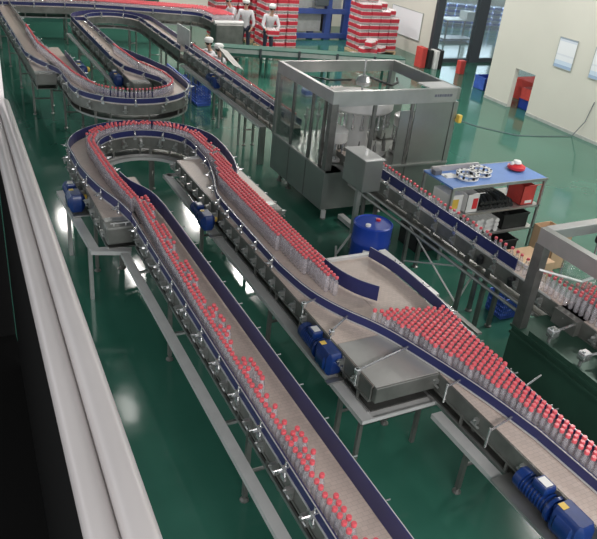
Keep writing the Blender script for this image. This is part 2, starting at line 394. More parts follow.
# -- C: transfer lane
C = thing('transfer_conveyor', 'centre conveyor fed by the horseshoe, wide dead plate and blue drive at its end', 'conveyor')
PC1 = [(3.435, 9.95), (3.435, 7.76)]; PC2 = [(3.560, 7.76), (3.560, 4.03)]
belt_part(C, [(PC1, .20), (PC2, .357)]); sides(C, [(PC1, .20), (PC2, .357)]); legs(C, PC1, .19, 1.7, .5); legs(C, PC2, .31, 1.75, .3)
clamps(C, [(3.43, 9.95), (3.43, 4.2)], -.235, .27, -1, .25)
PCR = smooth([(3.262, 8.0), (3.25, 6.6)], 0) + smooth([(3.25, 6.2), (3.30, 5.6), (3.46, 5.14), (3.71, 4.72), (3.87, 4.2), (4.05, 3.5), (4.14, 2.9)], 3) + [(4.18, 2.0), (4.19, .4)]
rail(C, PCR, Z0, Z1, .6, -1, nb=False)
for (p, t) in along(PCR, .47, .2):
    if p[1] > 6: link('rail_bracket', BR, C, (p[0] - .03, p[1], BZ + .03), 0)
for a, b in (((3.15, 5.40), (3.37, 5.47)), ((3.18, 4.84), (3.52, 5.06)), ((3.10, 4.20), (3.84, 4.38))):   # long cranked guide supports
    MB().tube((a[0], a[1], BZ + .06), (b[0], b[1], BZ + .06), .012, 8).tube((a[0] + .02, a[1], BZ - .1), (a[0] + .02, a[1], BZ + .09), .012, 8).rbox((a[0], a[1] - .025, BZ + .03), (a[0] + .05, a[1] + .025, BZ + .09), .008).build('guide_support', 'chrome', C)
MB().ribbon([(3.56, 4.70), (3.56, 3.985)], -.355, .36, BZ + .002, BZ + .012).build('cover_plate', 'cover', C)
MB().rbox((3.205, 3.965, BZ - .17), (3.93, 4.03, BZ + .0015), .006).build('end_plate', 'steel_side', C)
PCD = smooth([(3.74, 6.25), (3.76, 5.85), (3.86, 5.5), (4.03, 5.28)], 2)
rail(C, PCD, Z0, BZ + .20, .6, 1, name='diverter_rail')
tray(C, [(3.145, 10.2), (3.145, 3.95)], .12)
MB().box((3.08, 3.93, .735), (4.02, 4.42, .745)).box((3.08, 3.93, .735), (4.02, 3.945, .785)).box((4.005, 3.93, .735), (4.02, 4.42, .785)).box((3.205, 4.405, .735), (4.02, 4.42, .785)).build('catch_pan', 'steel_bright', C)
for xx in (3.25, 3.95): MB().box((xx - .02, 4.15, .05), (xx + .02, 4.19, .735)).build('pan_post', 'steel_side', C)
MB().box((3.15, 10.1, .76), (3.45, 10.22, .78)).build('tray_end', 'steel_bright', C)
MB().box((3.35, 9.93, BZ - .12), (3.74, 9.99, BZ + .03)).build('tail_guard', 'steel_bright', C)
motor(C, (3.05, 8.22, .94), 0, 1.05); motor(C, (3.13, 4.88, .96), 0, 1.2)
for a_, b_ in ((4.5, 4.56), (7.8, 7.86)): MB().box((3.02, a_, .80), (3.2, b_, .815)).build('motor_bracket', 'steel', C)
# -- D: wide accumulation lane
D = thing('wide_conveyor', 'wide beige conveyor at lower right packed with red capped bottles', 'conveyor')
PD = [(4.257, 6.26), (4.257, .4)]
SD = [([(4.257, 6.26), (4.257, 4.6)], .335), ([(4.197, 4.6), (4.197, .4)], .275)]
belt_part(D, SD); sides(D, SD); legs(D, PD, .25, 1.7, .6); clamps(D, PD, -.325, .6, -1, 2.5)
MB().box((3.95, 6.25, BZ - .12), (4.58, 6.31, BZ + .03)).build('tail_guard', 'steel_bright', D)
rail(D, smooth([(4.50, 6.22), (4.60, 5.8), (4.60, 5.2), (4.58, 4.75), (4.48, 4.3), (4.44, 3.6)], 2) + [(4.42, 2.9), (4.41, .4)], Z0, BZ + .15, .55, 1)
MB().box((4.73, 5.2, BZ - .02), (4.83, 6.35, BZ + .01)).build('side_channel', 'steel_bright', D)
MB().box((4.74, 4.4, BZ - .02), (4.80, 5.195, BZ + .0)).build('side_channel', 'steel_side', D)
MB().box((4.655, 4.35, BZ - .03), (4.675, 6.3, BZ + .02)).build('side_strip', 'steel', D)
for a, b in (((3.80, 3.72), (4.04, 3.77)), ((3.78, 3.10), (4.12, 3.18)), ((4.47, 3.45), (4.80, 3.55))):
    MB().tube((a[0], a[1], BZ + .06), (b[0], b[1], BZ + .06), .010, 8).tube((a[0], a[1], BZ - .12), (a[0], a[1], BZ + .09), .011, 8).build('guide_support', 'chrome', D)
tray(D, [(3.83, 3.8), (3.83, .4)], .11)
motor(D, (3.86, 2.36, .97), 0, 1.25)
MB().box((3.72, 2.1, .80), (3.95, 2.9, .815)).build('motor_bracket', 'steel', D)
m = MB().tube((4.45, 4.0, .25), (4.05, 3.9, .25), .02)
# -- far loops, upper left
G1 = thing('far_straight_conveyor', 'empty far conveyor running down the top left corner', 'conveyor')
PG1 = [(2.13, 24.5), (2.13, 15.4)]
belt_part(G1, [(PG1, .2)]); sides(G1, [(PG1, .2)]); legs(G1, PG1, .19, 2.2, .5); end_box(G1, 1.90, 2.34, 15.3, 0)
rail(G1, [(1.93, 24.5), (1.93, 16.9), (2.05, 16.3), (2.38, 15.3)], Z0, Z1, .9, -1)
rail(G1, [(2.33, 24.5), (2.34, 19), (2.44, 17.3)], Z0, Z1, .9, 1, 'steel')
G2 = thing('far_u_turn_conveyor', 'far horseshoe conveyor with a single file of bottles, upper left', 'conveyor')
PG2 = [(2.60, 17.9), (2.60, 14.1)] + arc(3.57, 14.1, .97, 180, 360, 26)[1:-1] + [(4.54, 14.1), (4.54, 16.4)]
belt_part(G2, [(PG2, .19)]); sides(G2, [(PG2, .19)]); legs(G2, PG2, .18, 1.7, .6); clamps(G2, PG2, -.205, .6, -1, .4)
PG2O = smooth([(2.38, 15.3), (2.39, 15.0)], 0) + arc(3.57, 14.1, 1.175, 180, 360, 30) + [(4.745, 15.2), (4.5, 16.2), (4.16, 17.3)]
rail(G2, PG2O, Z0, Z1, .6, -1)
PG2I = [(2.80, 17.0), (2.80, 14.1)] + arc(3.57, 14.1, .77, 180, 360, 24)[1:] + [(4.30, 14.5), (3.82, 15.5), (3.72, 16.5)]
rail(G2, PG2I, Z0, Z1, .7, 1)
MB().box((4.80, 14.0, .95), (4.83, 15.6, 1.24)).build('splash_guard', 'blue_tray', G2)
motor(G2, (3.02, 16.4, .95), 0, 1.2)
G3 = thing('far_return_conveyor', 'far conveyor climbing back from the horseshoe and turning right at the top', 'conveyor')
PG3 = [(3.92, 14.5), (3.92, 21.2)] + arc(4.92, 21.2, 1.0, 180, 0, 24)[1:-1] + [(5.92, 21.2), (5.92, 17.5)]
belt_part(G3, [(PG3, .18)]); sides(G3, [(PG3, .18)]); legs(G3, PG3, .17, 1.6, .5); clamps(G3, PG3, .195, .6, 1, .4)
rail(G3, [(3.72, 16.5), (3.74, 21.2)] + arc(4.92, 21.2, .82, 180, 0, 20) + [(5.74, 17.5)], Z0, Z1, .7, -1)
rail(G3, [(4.14, 17.3), (4.10, 21.2)], Z0, Z1, .7, 1)
rail(G3, arc(4.92, 21.2, 1.18, 180, 0, 24) + [(6.10, 17.5)], Z0, Z1, .7, 1)
end_box(G3, 3.72, 4.12, 14.42, 0); motor(G3, (3.62, 15.5, .95), 0, 1.1); tray(G3, [(3.62, 21.2), (3.62, 14.6)], .1)
P = thing('inspection_conveyor', 'long narrow conveyor running diagonally into the steel filling machine', 'conveyor')
PP = [(5.95, 17.5), (5.95, 11.2)]
belt_part(P, [(PP, .10)]); sides(P, [(PP, .10)]); legs(P, PP, .1, 1.9, 1.55); clamps(P, PP, -.115, .40, -1, .2)
rail(P, [(6.06, 17.5), (6.06, 11.2)], Z0, Z1, .6, 1); rail(P, [(5.87, 17.5), (5.87, 11.6)], BZ + .05, BZ + .17, .5, -1); rail(P, [(5.835, 17.5), (5.835, 11.2)], BZ, BZ + .025, .4, -1, 'rail_white', nb=False)
tray(P, [(5.74, 17.3), (5.74, 12.2)], .13, .80); motor(P, (5.80, 15.2, .93), 0, 1.1)
MB().box((5.68, 12.18, 0), (5.80, 12.26, .79)).build('tray_post', 'panel_steel', P)
for yy in (16.6, 14.6, 13.4): MB().box((5.72, yy, 0), (5.76, yy + .04, .76)).build('tray_post', 'steel', P)
T = thing('accumulation_conveyor', 'broad conveyor across the top left filled with a red mass of bottles', 'conveyor')
PT = smooth([(.5, 23.9), (2.8, 23.92), (4.7, 23.82), (5.9, 23.5), (7.3, 23.05), (8.3, 22.8), (8.46, 22.1), (8.48, 21.5)], 3)
belt_part(T, [(PT, .40)]); sides(T, [(PT, .40)]); legs(T, PT, .38, 2.0, .5)
rail(T, [(p[0], p[1]) for p in smooth([(.5, 23.49), (2.8, 23.51), (4.65, 23.41), (5.7, 23.13), (7.1, 22.67), (7.85, 22.45), (8.04, 22.0), (8.07, 21.5)], 3)], Z0, Z1, .9, -1)
MB().rbox((8.02, 20.95, .1), (8.94, 21.49, 1.12), .03).build('end_housing', 'steel_dark', T); MB().tube((8.0, 21.1, 1.15), (8.96, 21.1, 1.15), .07, 14).build('end_roller', 'steel_bright', T, True)
# -- outfeed of the filler
O = thing('outfeed_conveyor', 'narrow conveyor leaving the filling machine with spaced red capped bottles', 'conveyor')
PO = [(6.20, 9.9), (6.20, 1.2)]
belt_part(O, [(PO, .10)]); sides(O, [(PO, .10)]); clamps(O, PO, -.115, .42, -1, .8)
rail(O, [(6.31, 9.3), (6.31, 5.35)], Z0, BZ + .06, .6, 1, 'steel_bright', nb=False); rail(O, [(6.105, 9.3), (6.105, 5.35)], BZ + .03, BZ + .20, .42, -1); rail(O, [(6.085, 9.3), (6.085, 4.7)], BZ + .0, BZ + .022, .42, -1, 'rail_white', nb=False)
MB().tube((6.0, 9.2, .84), (6.0, 4.8, .84), .022, 10).tube((6.0, 9.2, .74), (6.0, 4.8, .74), .022, 10).build('side_tube', 'steel', O, True)
for yy in (8.8, 7.5, 6.17, 5.75):
    for xx in (6.08, 6.34):
        MB().box((xx - .025, yy - .025, .03), (xx + .025, yy + .025, .95)).lathe([(.05, 0), (.05, .015), (.02, .035)], (xx, yy, 0), 10).build('leg', 'steel_dark', O)
MB().tube((6.08, 6.17, .15), (6.08, 7.5, .75), .012).tube((6.08, 7.5, .15), (6.08, 6.17, .75), .012).tube((6.08, 6.17, .2), (6.34, 6.17, .8), .012).build('brace', 'steel_bright', O)
for yy in (5.9, 5.3): MB().lathe([(.035, -.10), (.05, -.08), (.05, 0), (.02, .03)], (6.04, yy, 1.05), 12).build('sensor_knob', 'black', O, True)
# ------------------------------------------------------------------ steel filling machine
F = thing('filling_machine', 'large stainless steel filling machine enclosure standing behind the conveyors', 'machine')
X0, X1, Y0, Y1, HT = 5.62, 8.17, 9.40, 11.5, 2.26
b = MB().box((X0, Y0, .22), (X1, Y1, .90)).build('base_cabinet', 'panel_steel', F)
m = MB().box((X0 - .02, Y0 - .03, .90), (X0 + .30, Y1, .93)).box((X0, Y0 - .03, .90), (X1, Y0 + .25, .93)).box((X0 + .2, Y0, .901), (X1, Y1, .915)); m.build('worktop', 'steel', F)
for y in (10.08, 10.75): MB().box((X0 - .008, y - .01, .22), (X0 - .001, y + .01, .9)).build('panel_seam', 'steel_dark', b)
for x in (6.5, 7.25): MB().box((x - .01, Y0 - .008, .22), (x + .01, Y0 - .001, .9)).build('panel_seam', 'steel_dark', b)
# roof frame: tall box beams, open middle
MB().box((X0, Y0, HT - .2), (X0 + .07, Y1, HT)).build('roof_beam', 'steel', F)
MB().box((X1 - .07, Y0, HT - .2), (X1, Y1, HT)).build('roof_beam', 'panel_steel', F)
fb = MB().box((X0 + .07, Y0, HT - .24), (X1 - .07, Y0 + .07, HT)).build('roof_beam', 'steel', F)
MB().box((X0 + .07, Y1 - .07, HT - .2), (X1 - .07, Y1, HT)).build('roof_beam', 'steel', F)
MB().box((X1 - .62, Y0 + .07, HT - .02), (X1 - .07, Y0 + .45, HT + .002)).build('roof_plate', 'steel_bright', F)
m = MB()
for k, (a, b_) in enumerate(((0, .05), (.06, .09), (.10, .15), (.16, .19), (.20, .26), (.27, .31), (.32, .38))): m.box((7.62 + a, Y0 - .004, 2.12), (7.62 + b_, Y0 - .001, 2.165))
m.build('nameplate', 'label_dark', fb)
for x, y, w in ((X0 - .006, Y0 - .006, .12), (X1 - .094, Y0 - .006, .10), (X0 - .006, Y1 - .094, .10), (X1 - .094, Y1 - .094, .10)):
    MB().box((x, y, .931 if y < 10 else .92), (x + w, y + w, HT - .24 if y < 10 and x > 6 else HT - .201)).build('corner_post', 'steel_dark' if w > .105 else 'panel_steel', F)
for y in (10.05, 10.75, 9.62): MB().box((X0, y, .92), (X0 + .045, y + .05, HT - .2)).build('mullion', 'steel_dark', F)
for x in (6.42, 7.18): MB().box((x, Y0, .92), (x + .06, Y0 + .045, HT - .24)).build('mullion', 'steel_dark', F)
MB().box((7.28, Y0 + .01, .93), (X1 - .1, Y0 + .03, HT - .24)).build('door_panel', 'panel_steel', F)
MB().box((X0 + .01, 9.7, .93), (X0 + .02, 11.4, HT - .2)).build('side_glazing', 'clear_panel', F)
MB().box((6.98, Y0 + .01, .93), (7.18, Y0 + .03, 1.9)).build('inner_guard', 'panel_steel', F)
for x, y in ((5.75, 9.5), (6.9, 9.5), (8.05, 9.5), (5.75, 10.9), (5.75, 11.3), (8.05, 11.3)):
    MB().lathe([(.05, 0), (.05, .02), (.02, .05), (.02, .23)], (x, y, 0), 10).build('foot', 'steel_dark', F, True)
MB().box((5.55, 9.2, .16), (5.62, 9.25, .30)).box((6.0, 8.3, .02), (6.10, 9.4, .10)).build('floor_rail', 'steel_bright', F)
def carousel(name, cx, cy, z, r, n, top):
    o = MB().lathe([(r, z), (r, z + .05), (r * .9, z + .06), (r * .35, z + .07), (r * .35, top - .3), (r * .95, top - .29), (r, top - .26), (r, top - .10), (r * .9, top - .08), (r * .15, top)], (cx, cy, 0), 28).build(name, 'steel_bright', F, True)
    for k in range(n):
        a = 2 * PI * k / n; x, y = cx + r * .92 * math.cos(a), cy + r * .92 * math.sin(a)
        MB().tube((x, y, top - .28), (x, y, top - .50), .022, 8).tube((x, y, top - .5), (x, y, top - .56), .034, 8).build('filling_valve', 'chrome', o, True)
        if k % 2: MB().lathe([(.03, z + .06), (.03, z + .2), (.012, z + .25), (.012, z + .30)], (x, y, 0), 8).build('bottle_clamp', 'steel_dark', o, True)
    return o
carousel('filler_carousel', 6.75, 10.35, .94, .60, 22, 2.0)
carousel('capper_turret', 7.62, 9.95, .94, .30, 10, 1.72)
carousel('rinser_turret', 6.05, 9.95, .94, .24, 10, 1.55)
MB().tube((6.75, 10.35, 2.0), (6.75, 10.35, 2.55), .02, 10).lathe([(.03, 2.08), (.12, 2.10), (.14, 2.17), (.10, 2.25), (.03, 2.28)], (6.75, 10.35, 0), 16).build('centre_column', 'chrome', F, True)
MB().path([(6.85, 10.35, 2.24), (7.1, 10.3, 2.16), (7.4, 10.4, 2.06), (7.75, 10.7, 2.02), (8.0, 11.1, 2.0)], .022, 8).build('hose', 'black', F, True)
MB().path([(6.6, 10.5, 2.15), (6.3, 10.7, 2.1), (6.1, 11.2, 2.05)], .015, 8).build('hose', 'black', F, True)
MB().rbox((7.55, 10.7, .93), (7.95, 11.2, 1.75), .02).build('drive_cabinet', 'panel_steel', F)
for k in range(6):
    x = 6.1 + .25 * k; MB().tube((x, 11.1, .93), (x, 11.1, 1.5 + .1 * (k % 2)), .02, 8).tube((x, 11.1, 1.45), (x + .2, 11.1, 1.45), .014, 6).lathe([(.05, 1.3), (.05, 1.36)], (x, 11.1, 0), 10).build('manifold_pipe', 'steel_bright', F, True)
MB().rbox((8.17, 9.30, 1.66), (8.25, 9.39, 1.80), .01).tube((8.2, 9.38, 1.7), (8.15, 9.42, 1.7), .015, 8).build('emergency_stop', 'yellow', F)
# hanging control cabinet in front of the filler
K = thing('control_cabinet', 'stainless control cabinet on a floor pedestal beside the blue drum', 'cabinet')
MB().rbox((5.48, 8.02, 1.12), (5.80, 8.62, 1.62), .012).build('housing', 'panel_steel', K); MB().box((5.47, 8.0, 1.62), (5.81, 8.64, 1.632)).build('lid', 'steel_bright', K)
MB().tube((5.62, 8.25, 1.632), (5.62, 8.25, 1.72), .025, 10).build('push_button', 'white', K, True)
MB().box((5.60, 8.30, .03), (5.67, 8.37, 1.12)).build('pedestal', 'steel', K)
MB().tube((5.635, 8.33, .30), (5.30, 8.2, .03), .018).tube((5.2, 8.05, .03), (5.42, 8.42, .03), .018).tube((5.635, 8.33, .30), (5.63, 8.0, .03), .018).tube((5.05, 7.98, .03), (5.5, 8.05, .03), .018).build('foot', 'steel_bright', K)
# drum
DR = thing('plastic_drum', 'blue plastic drum with white and red bungs beside the outfeed conveyor', 'drum', (5.38, 7.46, 0))
MB().lathe([(.26, 0), (.285, .02), (.29, .10), (.283, .30), (.292, .32), (.292, .35), (.283, .37), (.283, .60), (.292, .62), (.292, .65), (.283, .67), (.288, .86), (.292, .90), (.27, .915), (.255, .895), (.05, .90), (.01, .90)], (0, 0, 0), 32).build('drum_body', 'blue_plastic', DR, True)
MB().lathe([(.04, .895), (.04, .925), (.03, .93), (.005, .93)], (-.13, -.07, 0), 14).build('bung', 'white', DR, True)
MB().lathe([(.035, .895), (.035, .925), (.025, .93), (.005, .93)], (.12, .05, 0), 14).build('bung', 'red', DR, True)
m = MB(); Pq = [(.294 * math.cos(a), .294 * math.sin(a)) for a in [math.radians(-142 + 7 * k) for k in range(8)]]
m.ribbon(Pq, -.002, .001, .42, .58); tag(m.build('paper_label', 'paper', DR), 'pale paper label')
# ------------------------------------------------------------------ second machine at right
M2 = thing('capping_machine', 'steel framed machine with dark green base at the right edge', 'machine')
x0, y1 = 5.515, 4.65
MB().box((x0, .2, .12), (7.0, y1, .88)).build('base_cabinet', 'green_steel', M2)
MB().box((6.0, 4.2, .911), (6.62, y1 - .1, 1.10)).build('infeed_table', 'steel_side', M2)
MB().box((x0 - .02, .2, .88), (7.0, y1 + .02, .91)).box((x0 - .03, .2, .80), (x0 - .005, y1, .83)).box((x0, 1, .91), (x0 + .03, y1 - .25, .97)).build('worktop', 'green_steel', M2)
MB().box((x0 - .006, y1 - .12, .911), (x0 + .10, y1 + .006, 1.949)).build('corner_post', 'steel_dark', M2)
MB().box((x0, 3.30, .9), (x0 + .06, 3.38, 1.95)).build('corner_post', 'steel_dark', M2)
MB().box((6.9, y1 - .1, .911), (7.0, y1 - .002, 1.999)).build('corner_post', 'steel_dark', M2)
MB().box((x0, .2, 1.95), (x0 + .08, y1, 2.12)).box((x0 + .0, .2, 2.12), (x0 + .09, y1, 2.13)).build('roof_beam', 'steel', M2)
MB().box((x0 + .08, y1 - .08, 2.0), (7.0, y1 - .001, 2.12)).build('roof_beam', 'steel', M2)
MB().box((x0 + .09, y1 - .10, 2.12), (7.0, y1 + .01, 2.13)).build('roof_strip', 'steel_bright', M2)
for k in range(3): MB().rbox((6.28 + .25 * k, y1 - .22, 1.90), (6.42 + .25 * k, y1 - .1, 1.99), .02).build('clamp', 'black', M2)
MB().tube((6.3, y1 - .15, 1.9), (6.25, y1 - .2, 1.55), .01).build('hanging_rod', 'steel_dark', M2)
MB().lathe([(.16, 1.55), (.20, 1.60), (.20, 1.78), (.14, 1.86), (.03, 1.88)], (5.95, 4.35, 0), 24).build('sorter_bowl', 'clear_panel', M2, True)
MB().path([(5.5, 4.50, 1.70), (5.9, 4.25, 1.62), (6.1, 4.22, 1.68)], .015, 8).build('feed_chute', 'steel_bright', M2, True)
carousel_z = .91
o = MB().lathe([(.30, .92), (.30, 1.0), (.12, 1.02), (.12, 1.35), (.26, 1.37), (.28, 1.5), (.1, 1.56)], (6.42, 3.75, 0), 24).build('capping_turret', 'steel', M2, True)
for k in range(10):
    a = 2 * PI * k / 10; MB().tube((6.42 + .24 * math.cos(a), 3.75 + .24 * math.sin(a), 1.37), (6.42 + .24 * math.cos(a), 3.75 + .24 * math.sin(a), 1.2), .022, 8).build('capping_head', 'chrome', o, True)
MB().lathe([(.34, .95), (.34, 1.02), (.05, 1.03)], (6.5, 3.85, 0), 24).build('star_wheel', 'steel_dark', M2, True)
for a, b in (((5.62, 4.2), (6.1, 4.25)), ((5.62, 3.75), (6.1, 3.7)), ((5.62, 3.1), (6.0, 3.05))):
    MB().tube((a[0], a[1], 1.05), (b[0], b[1], 1.05), .016, 8).tube((a[0], a[1], .9), (a[0], a[1], 1.12), .02, 8).rbox((a[0] - .03, a[1] - .05, 1.0), (a[0] + .08, a[1] + .05, 1.10), .01).build('guide_arm', 'chrome', M2, True)
MB().path([(5.56, 3.05, 1.08), (5.66, 3.3, 1.18), (5.8, 3.38, 1.2), (5.95, 3.3, 1.18)], .035, 10).build('elbow_pipe', 'white', M2, True)
MB().tube((5.56, 3.45, 1.12), (5.62, 2.6, 1.12), .02, 8).build('grab_bar', 'steel_bright', M2, True)
# ------------------------------------------------------------------ parts table
S = thing('parts_table', 'three tier steel table with blue top loaded with parts and cartons', 'table')
tx0, tx1, ty0, ty1 = 6.85, 8.80, 7.58, 8.36
MB().box((tx0, ty0, 1.225), (tx1, ty1, 1.25)).build('tabletop', 'blue_top', S)
MB().box((tx0 - .01, ty0 - .015, 1.205), (tx1 + .01, ty0, 1.255)).box((tx0 - .01, ty1, 1.205), (tx1 + .01, ty1 + .015, 1.255)).build('edge_band', 'steel', S)
for z in (.77, .36):
    MB().box((tx0, ty0, z - .03), (tx1, ty1, z)).build('shelf', 'steel', S)
for x in (tx0 + .02, tx1 - .02):
    for y in (ty0 + .02, ty1 - .02): MB().box((x - .02, y - .02, 0), (x + .02, y + .02, 1.205)).build('leg', 'steel', S)
def carton(name, x0, y0, z0, x1, y1, z1, m_, label, cat='box', extra=None, op=False, group=None):
    t = thing(name, label, cat, ((x0 + x1) / 2, (y0 + y1) / 2, z0), group=group); hx, hy, h = (x1 - x0) / 2, (y1 - y0) / 2, z1 - z0
    if op:
        m = MB(); w = .008
        m.box((-hx, -hy, 0), (hx, hy, w)).box((-hx, -hy, 0), (-hx + w, hy, h)).box((hx - w, -hy, 0), (hx, hy, h)).box((-hx, -hy, 0), (hx, -hy + w, h)).box((-hx, hy - w, 0), (hx, hy, h))
        m.build('box_body', m_, t)
        f = MB(); f.quadgrid([[(-hx, -hy, h), (hx, -hy, h), (hx, -hy + .005, h), (-hx, -hy + .005, h)], [(-hx, -hy - .1, h + .06), (hx, -hy - .1, h + .06), (hx, -hy - .095, h + .065), (-hx, -hy - .095, h + .065)]]); f.build('flap', m_, t)
    else:
        MB().rbox((-hx, -hy, 0), (hx, hy, h), .008).build('box_body', m_, t)
        MB().box((-hx, -.025, h), (hx, .025, h + .002)).build('packing_tape', m_, t)
    if extra:
        for nm, mm, (a, b, c, d) in extra:   # label on -Y face: x range, z range
            MB().box((a, -hy - .003, c), (b, -hy, d)).build(nm, mm, t)
    return t
carton('carton', 6.90, 7.66, .77, 7.16, 8.1, 1.08, 'white', 'white carton with yellow print at the left end of the middle shelf', extra=[('print_panel', 'yellow', (-.08, .05, .08, .24))])
carton('carton', 7.22, 7.62, .77, 7.46, 8.05, 1.08, 'white', 'open white carton with red label on the middle shelf', extra=[('print_panel', 'red', (0, .10, .06, .24))], op=True)
carton('carton', 8.40, 7.64, .77, 8.68, 7.98, 1.10, 'carton_red', 'open red carton at the right end of the middle shelf', extra=[('print_panel', 'white', (-.05, .10, .03, .08))], op=True)
# rubber hoses in a heap: each is countable
for k in range(16):
    q, lv = k % 9, k // 9
    x, z = 7.52 + .085 * q + .04 * lv, .77 + .085 * lv
    tag(MB().path([(0, 0, .036), (.015 + .03 * (k % 3), .12, .06 + .02 * (k % 2)), (.05, .28, .07), (.10, .5, .036)], .036, 10).build('rubber_hose', 'black_rubber', None, True, (x, 7.64, z)), 'black rubber hose heaped beside the red carton', 'hose', 'black hoses heaped on the middle shelf')
# star wheels on top
def starwheel(x, y, lab):
    t = thing('star_wheel', lab, 'machine part', (x, y, 1.25)); n = 12
    for zz in (.0, .07):
        m = MB(); m.ribbon([(.155 * math.cos(2 * PI * k / 36), .155 * math.sin(2 * PI * k / 36)) for k in range(37)], -.03, .03, zz + .005, zz + .02); m.build('ring_plate', 'white', t)
    for k in range(n):
        a = 2 * PI * k / n; MB().tube((.16 * math.cos(a), .16 * math.sin(a), .0), (.16 * math.cos(a), .16 * math.sin(a), .1), .018, 8).build('spacer', 'black' if k % 2 else 'chrome', t, True)
starwheel(7.36, 7.90, 'left of two pale star wheels lying on the blue tabletop'); starwheel(7.70, 7.99, 'right of two pale star wheels lying on the blue tabletop')
t = thing('red_bundle', 'red and white round bundle on the right of the blue tabletop', 'bundle', (8.50, 8.02, 1.25))
MB().lathe([(.10, 0), (.15, .03), (.15, .07), (.10, .10), (.03, .11)], (0, 0, 0), 18).build('bundle_body', 'red', t, True); MB().lathe([(.05, .1), (.08, .12), (.06, .16), (.02, .17)], (0, 0.01, 0), 10).lathe([(.03, .09), (.04, .11), (.02, .14)], (-.09, .02, 0), 8).build('bundle_wrap', 'white', t, True)
tag(MB().box((0, 0, 0), (.95, .04, .09)).build('steel_profile', 'rail_white', None, loc=(6.92, 8.24, 1.25)), 'pale flat steel profile lying along the back of the blue tabletop', 'profile')
tag(MB().rbox((0, 0, 0), (.14, .1, .08), .01).build('small_box', 'label_dark', None, loc=(6.87, 8.10, 1.25)), 'small dark box at the back left corner of the tabletop', 'box')
tag(MB().box((0, 0, 0), (.22, .18, .01)).box((.02, .02, .01), (.2, .1, .03)).build('folded_cloth', 'white', None, loc=(7.0, 7.95, 1.25)), 'small folded white cloth on the blue tabletop beside the star wheels', 'cloth')
# lower shelf: white rollers & black crates
for k in range(15):
    i, j = k % 5, k // 5
    t = thing('white_roller', 'short white roller in the heap on the lower shelf', 'roller', (7.56 + .10 * i, 7.60 + .03 * (i % 2), .41 + .075 * j + (.0)), group='white rollers heaped on the lower shelf')
    MB().lathe([(.02, 0), (.045, 0), (.05, .02), (.045, .06), (.05, .1), (.045, .14), (.05, .18), (.045, .22), (.045, .38), (.02, .38)], (0, .39, 0), 12, 'y').build('roller_body', 'white', t, True)
def crate(x, y, z, w, d, h, mm, lab, nm='parts_crate', grp=None):
    t = thing(nm, lab, 'crate', (x, y, z), group=grp); m = MB(); k = .012
    m.box((0, 0, 0), (w, d, k)).box((0, 0, 0), (k, d, h)).box((w - k, 0, 0), (w, d, h)).box((0, 0, 0), (w, k, h)).box((0, d - k, 0), (w, d, h)); m.build('crate_body', mm, t)
    m = MB().box((-k, -k, h - .03), (w + k, 0, h)).box((-k, d, h - .03), (w + k, d + k, h)).box((-k, 0, h - .03), (0, d, h)).box((w, 0, h - .03), (w + k, d, h)); m.build('rim', mm, t); return t
crate(6.95, 7.64, .36, .42, .5, .22, 'black_rubber', 'low black crate at the left of the lower shelf')
tt = crate(8.12, 7.64, .36, .55, .55, .26, 'black_rubber', 'black crate of dark parts at the right of the lower shelf')
for k in range(6):
    tag(MB().lathe([(.03, 0), (.06, .01), (.06, .06), (.03, .1)], (0, 0, 0), 12).build('dark_pulley', 'black_rubber', None, True, (8.23 + .16 * (k % 3), 7.80 + .22 * (k // 3), .375)), 'dark round pulley inside the black crate', 'pulley', 'dark pulleys in the black crate')
crate(6.62, 7.9, 0.0, .5, .5, .36, 'black_rubber', 'black crate on the floor between the outfeed conveyor and the parts table')
crate(7.75, 7.4, 0.0, .55, .55, .28, 'black_rubber', 'black crate on the floor under the parts table')
carton('carton', 7.60, 6.42, 0, 8.15, 6.98, .38, 'carton', 'closed brown carton on the floor beside the outfeed conveyor')
carton('carton', 8.42, 6.75, 0, 8.78, 7.25, .62, 'carton', 'tall brown carton standing on the floor by the right machine post', op=True)
# blue basket by right machine
def basket(x, y, w, d, h, lab, mm='blue_tray'):
    t = thing('plastic_basket', lab, 'basket', (x, y, 0)); m = MB(); n = 9
    for k in range(n + 1):
        u = -w / 2 + w * k / n
        for yy in (-d / 2, d / 2): m.box((u - .008, yy - .006, .02), (u + .008, yy + .006, h))
        v = -d / 2 + d * k / n
        for xx in (-w / 2, w / 2): m.box((xx - .006, v - .008, .02), (xx + .006, v + .008, h))
    for z in (.02, .09, .16, .23): m.box((-w / 2 - .006, -d / 2 - .006, z), (w / 2 + .006, -d / 2 + .006, z + .03)).box((-w / 2 - .006, d / 2 - .006, z), (w / 2 + .006, d / 2 + .006, z + .03)).box((-w / 2 - .006, -d / 2, z), (-w / 2 + .006, d / 2, z + .03)).box((w / 2 - .006, -d / 2, z), (w / 2 + .006, d / 2, z + .03))
    m.box((-w / 2, -d / 2, 0), (w / 2, d / 2, .02)); m.build('basket_body', mm, t)
    m = MB(); q = .02
    m.box((-w / 2 - q, -d / 2 - q, h - .03), (w / 2 + q, -d / 2, h + .01)).box((-w / 2 - q, d / 2, h - .03), (w / 2 + q, d / 2 + q, h + .01)).box((-w / 2 - q, -d / 2, h - .03), (-w / 2, d / 2, h + .01)).box((w / 2, -d / 2, h - .03), (w / 2 + q, d / 2, h + .01)); m.build('rim', mm, t); return t
basket(6.80, 5.98, .34, .32, .32, 'blue slotted plastic basket on the floor beneath the outfeed conveyor')
basket(5.99, 16.87, .34, 1.10, .5, 'large blue basket on the floor under the far inspection conveyor')
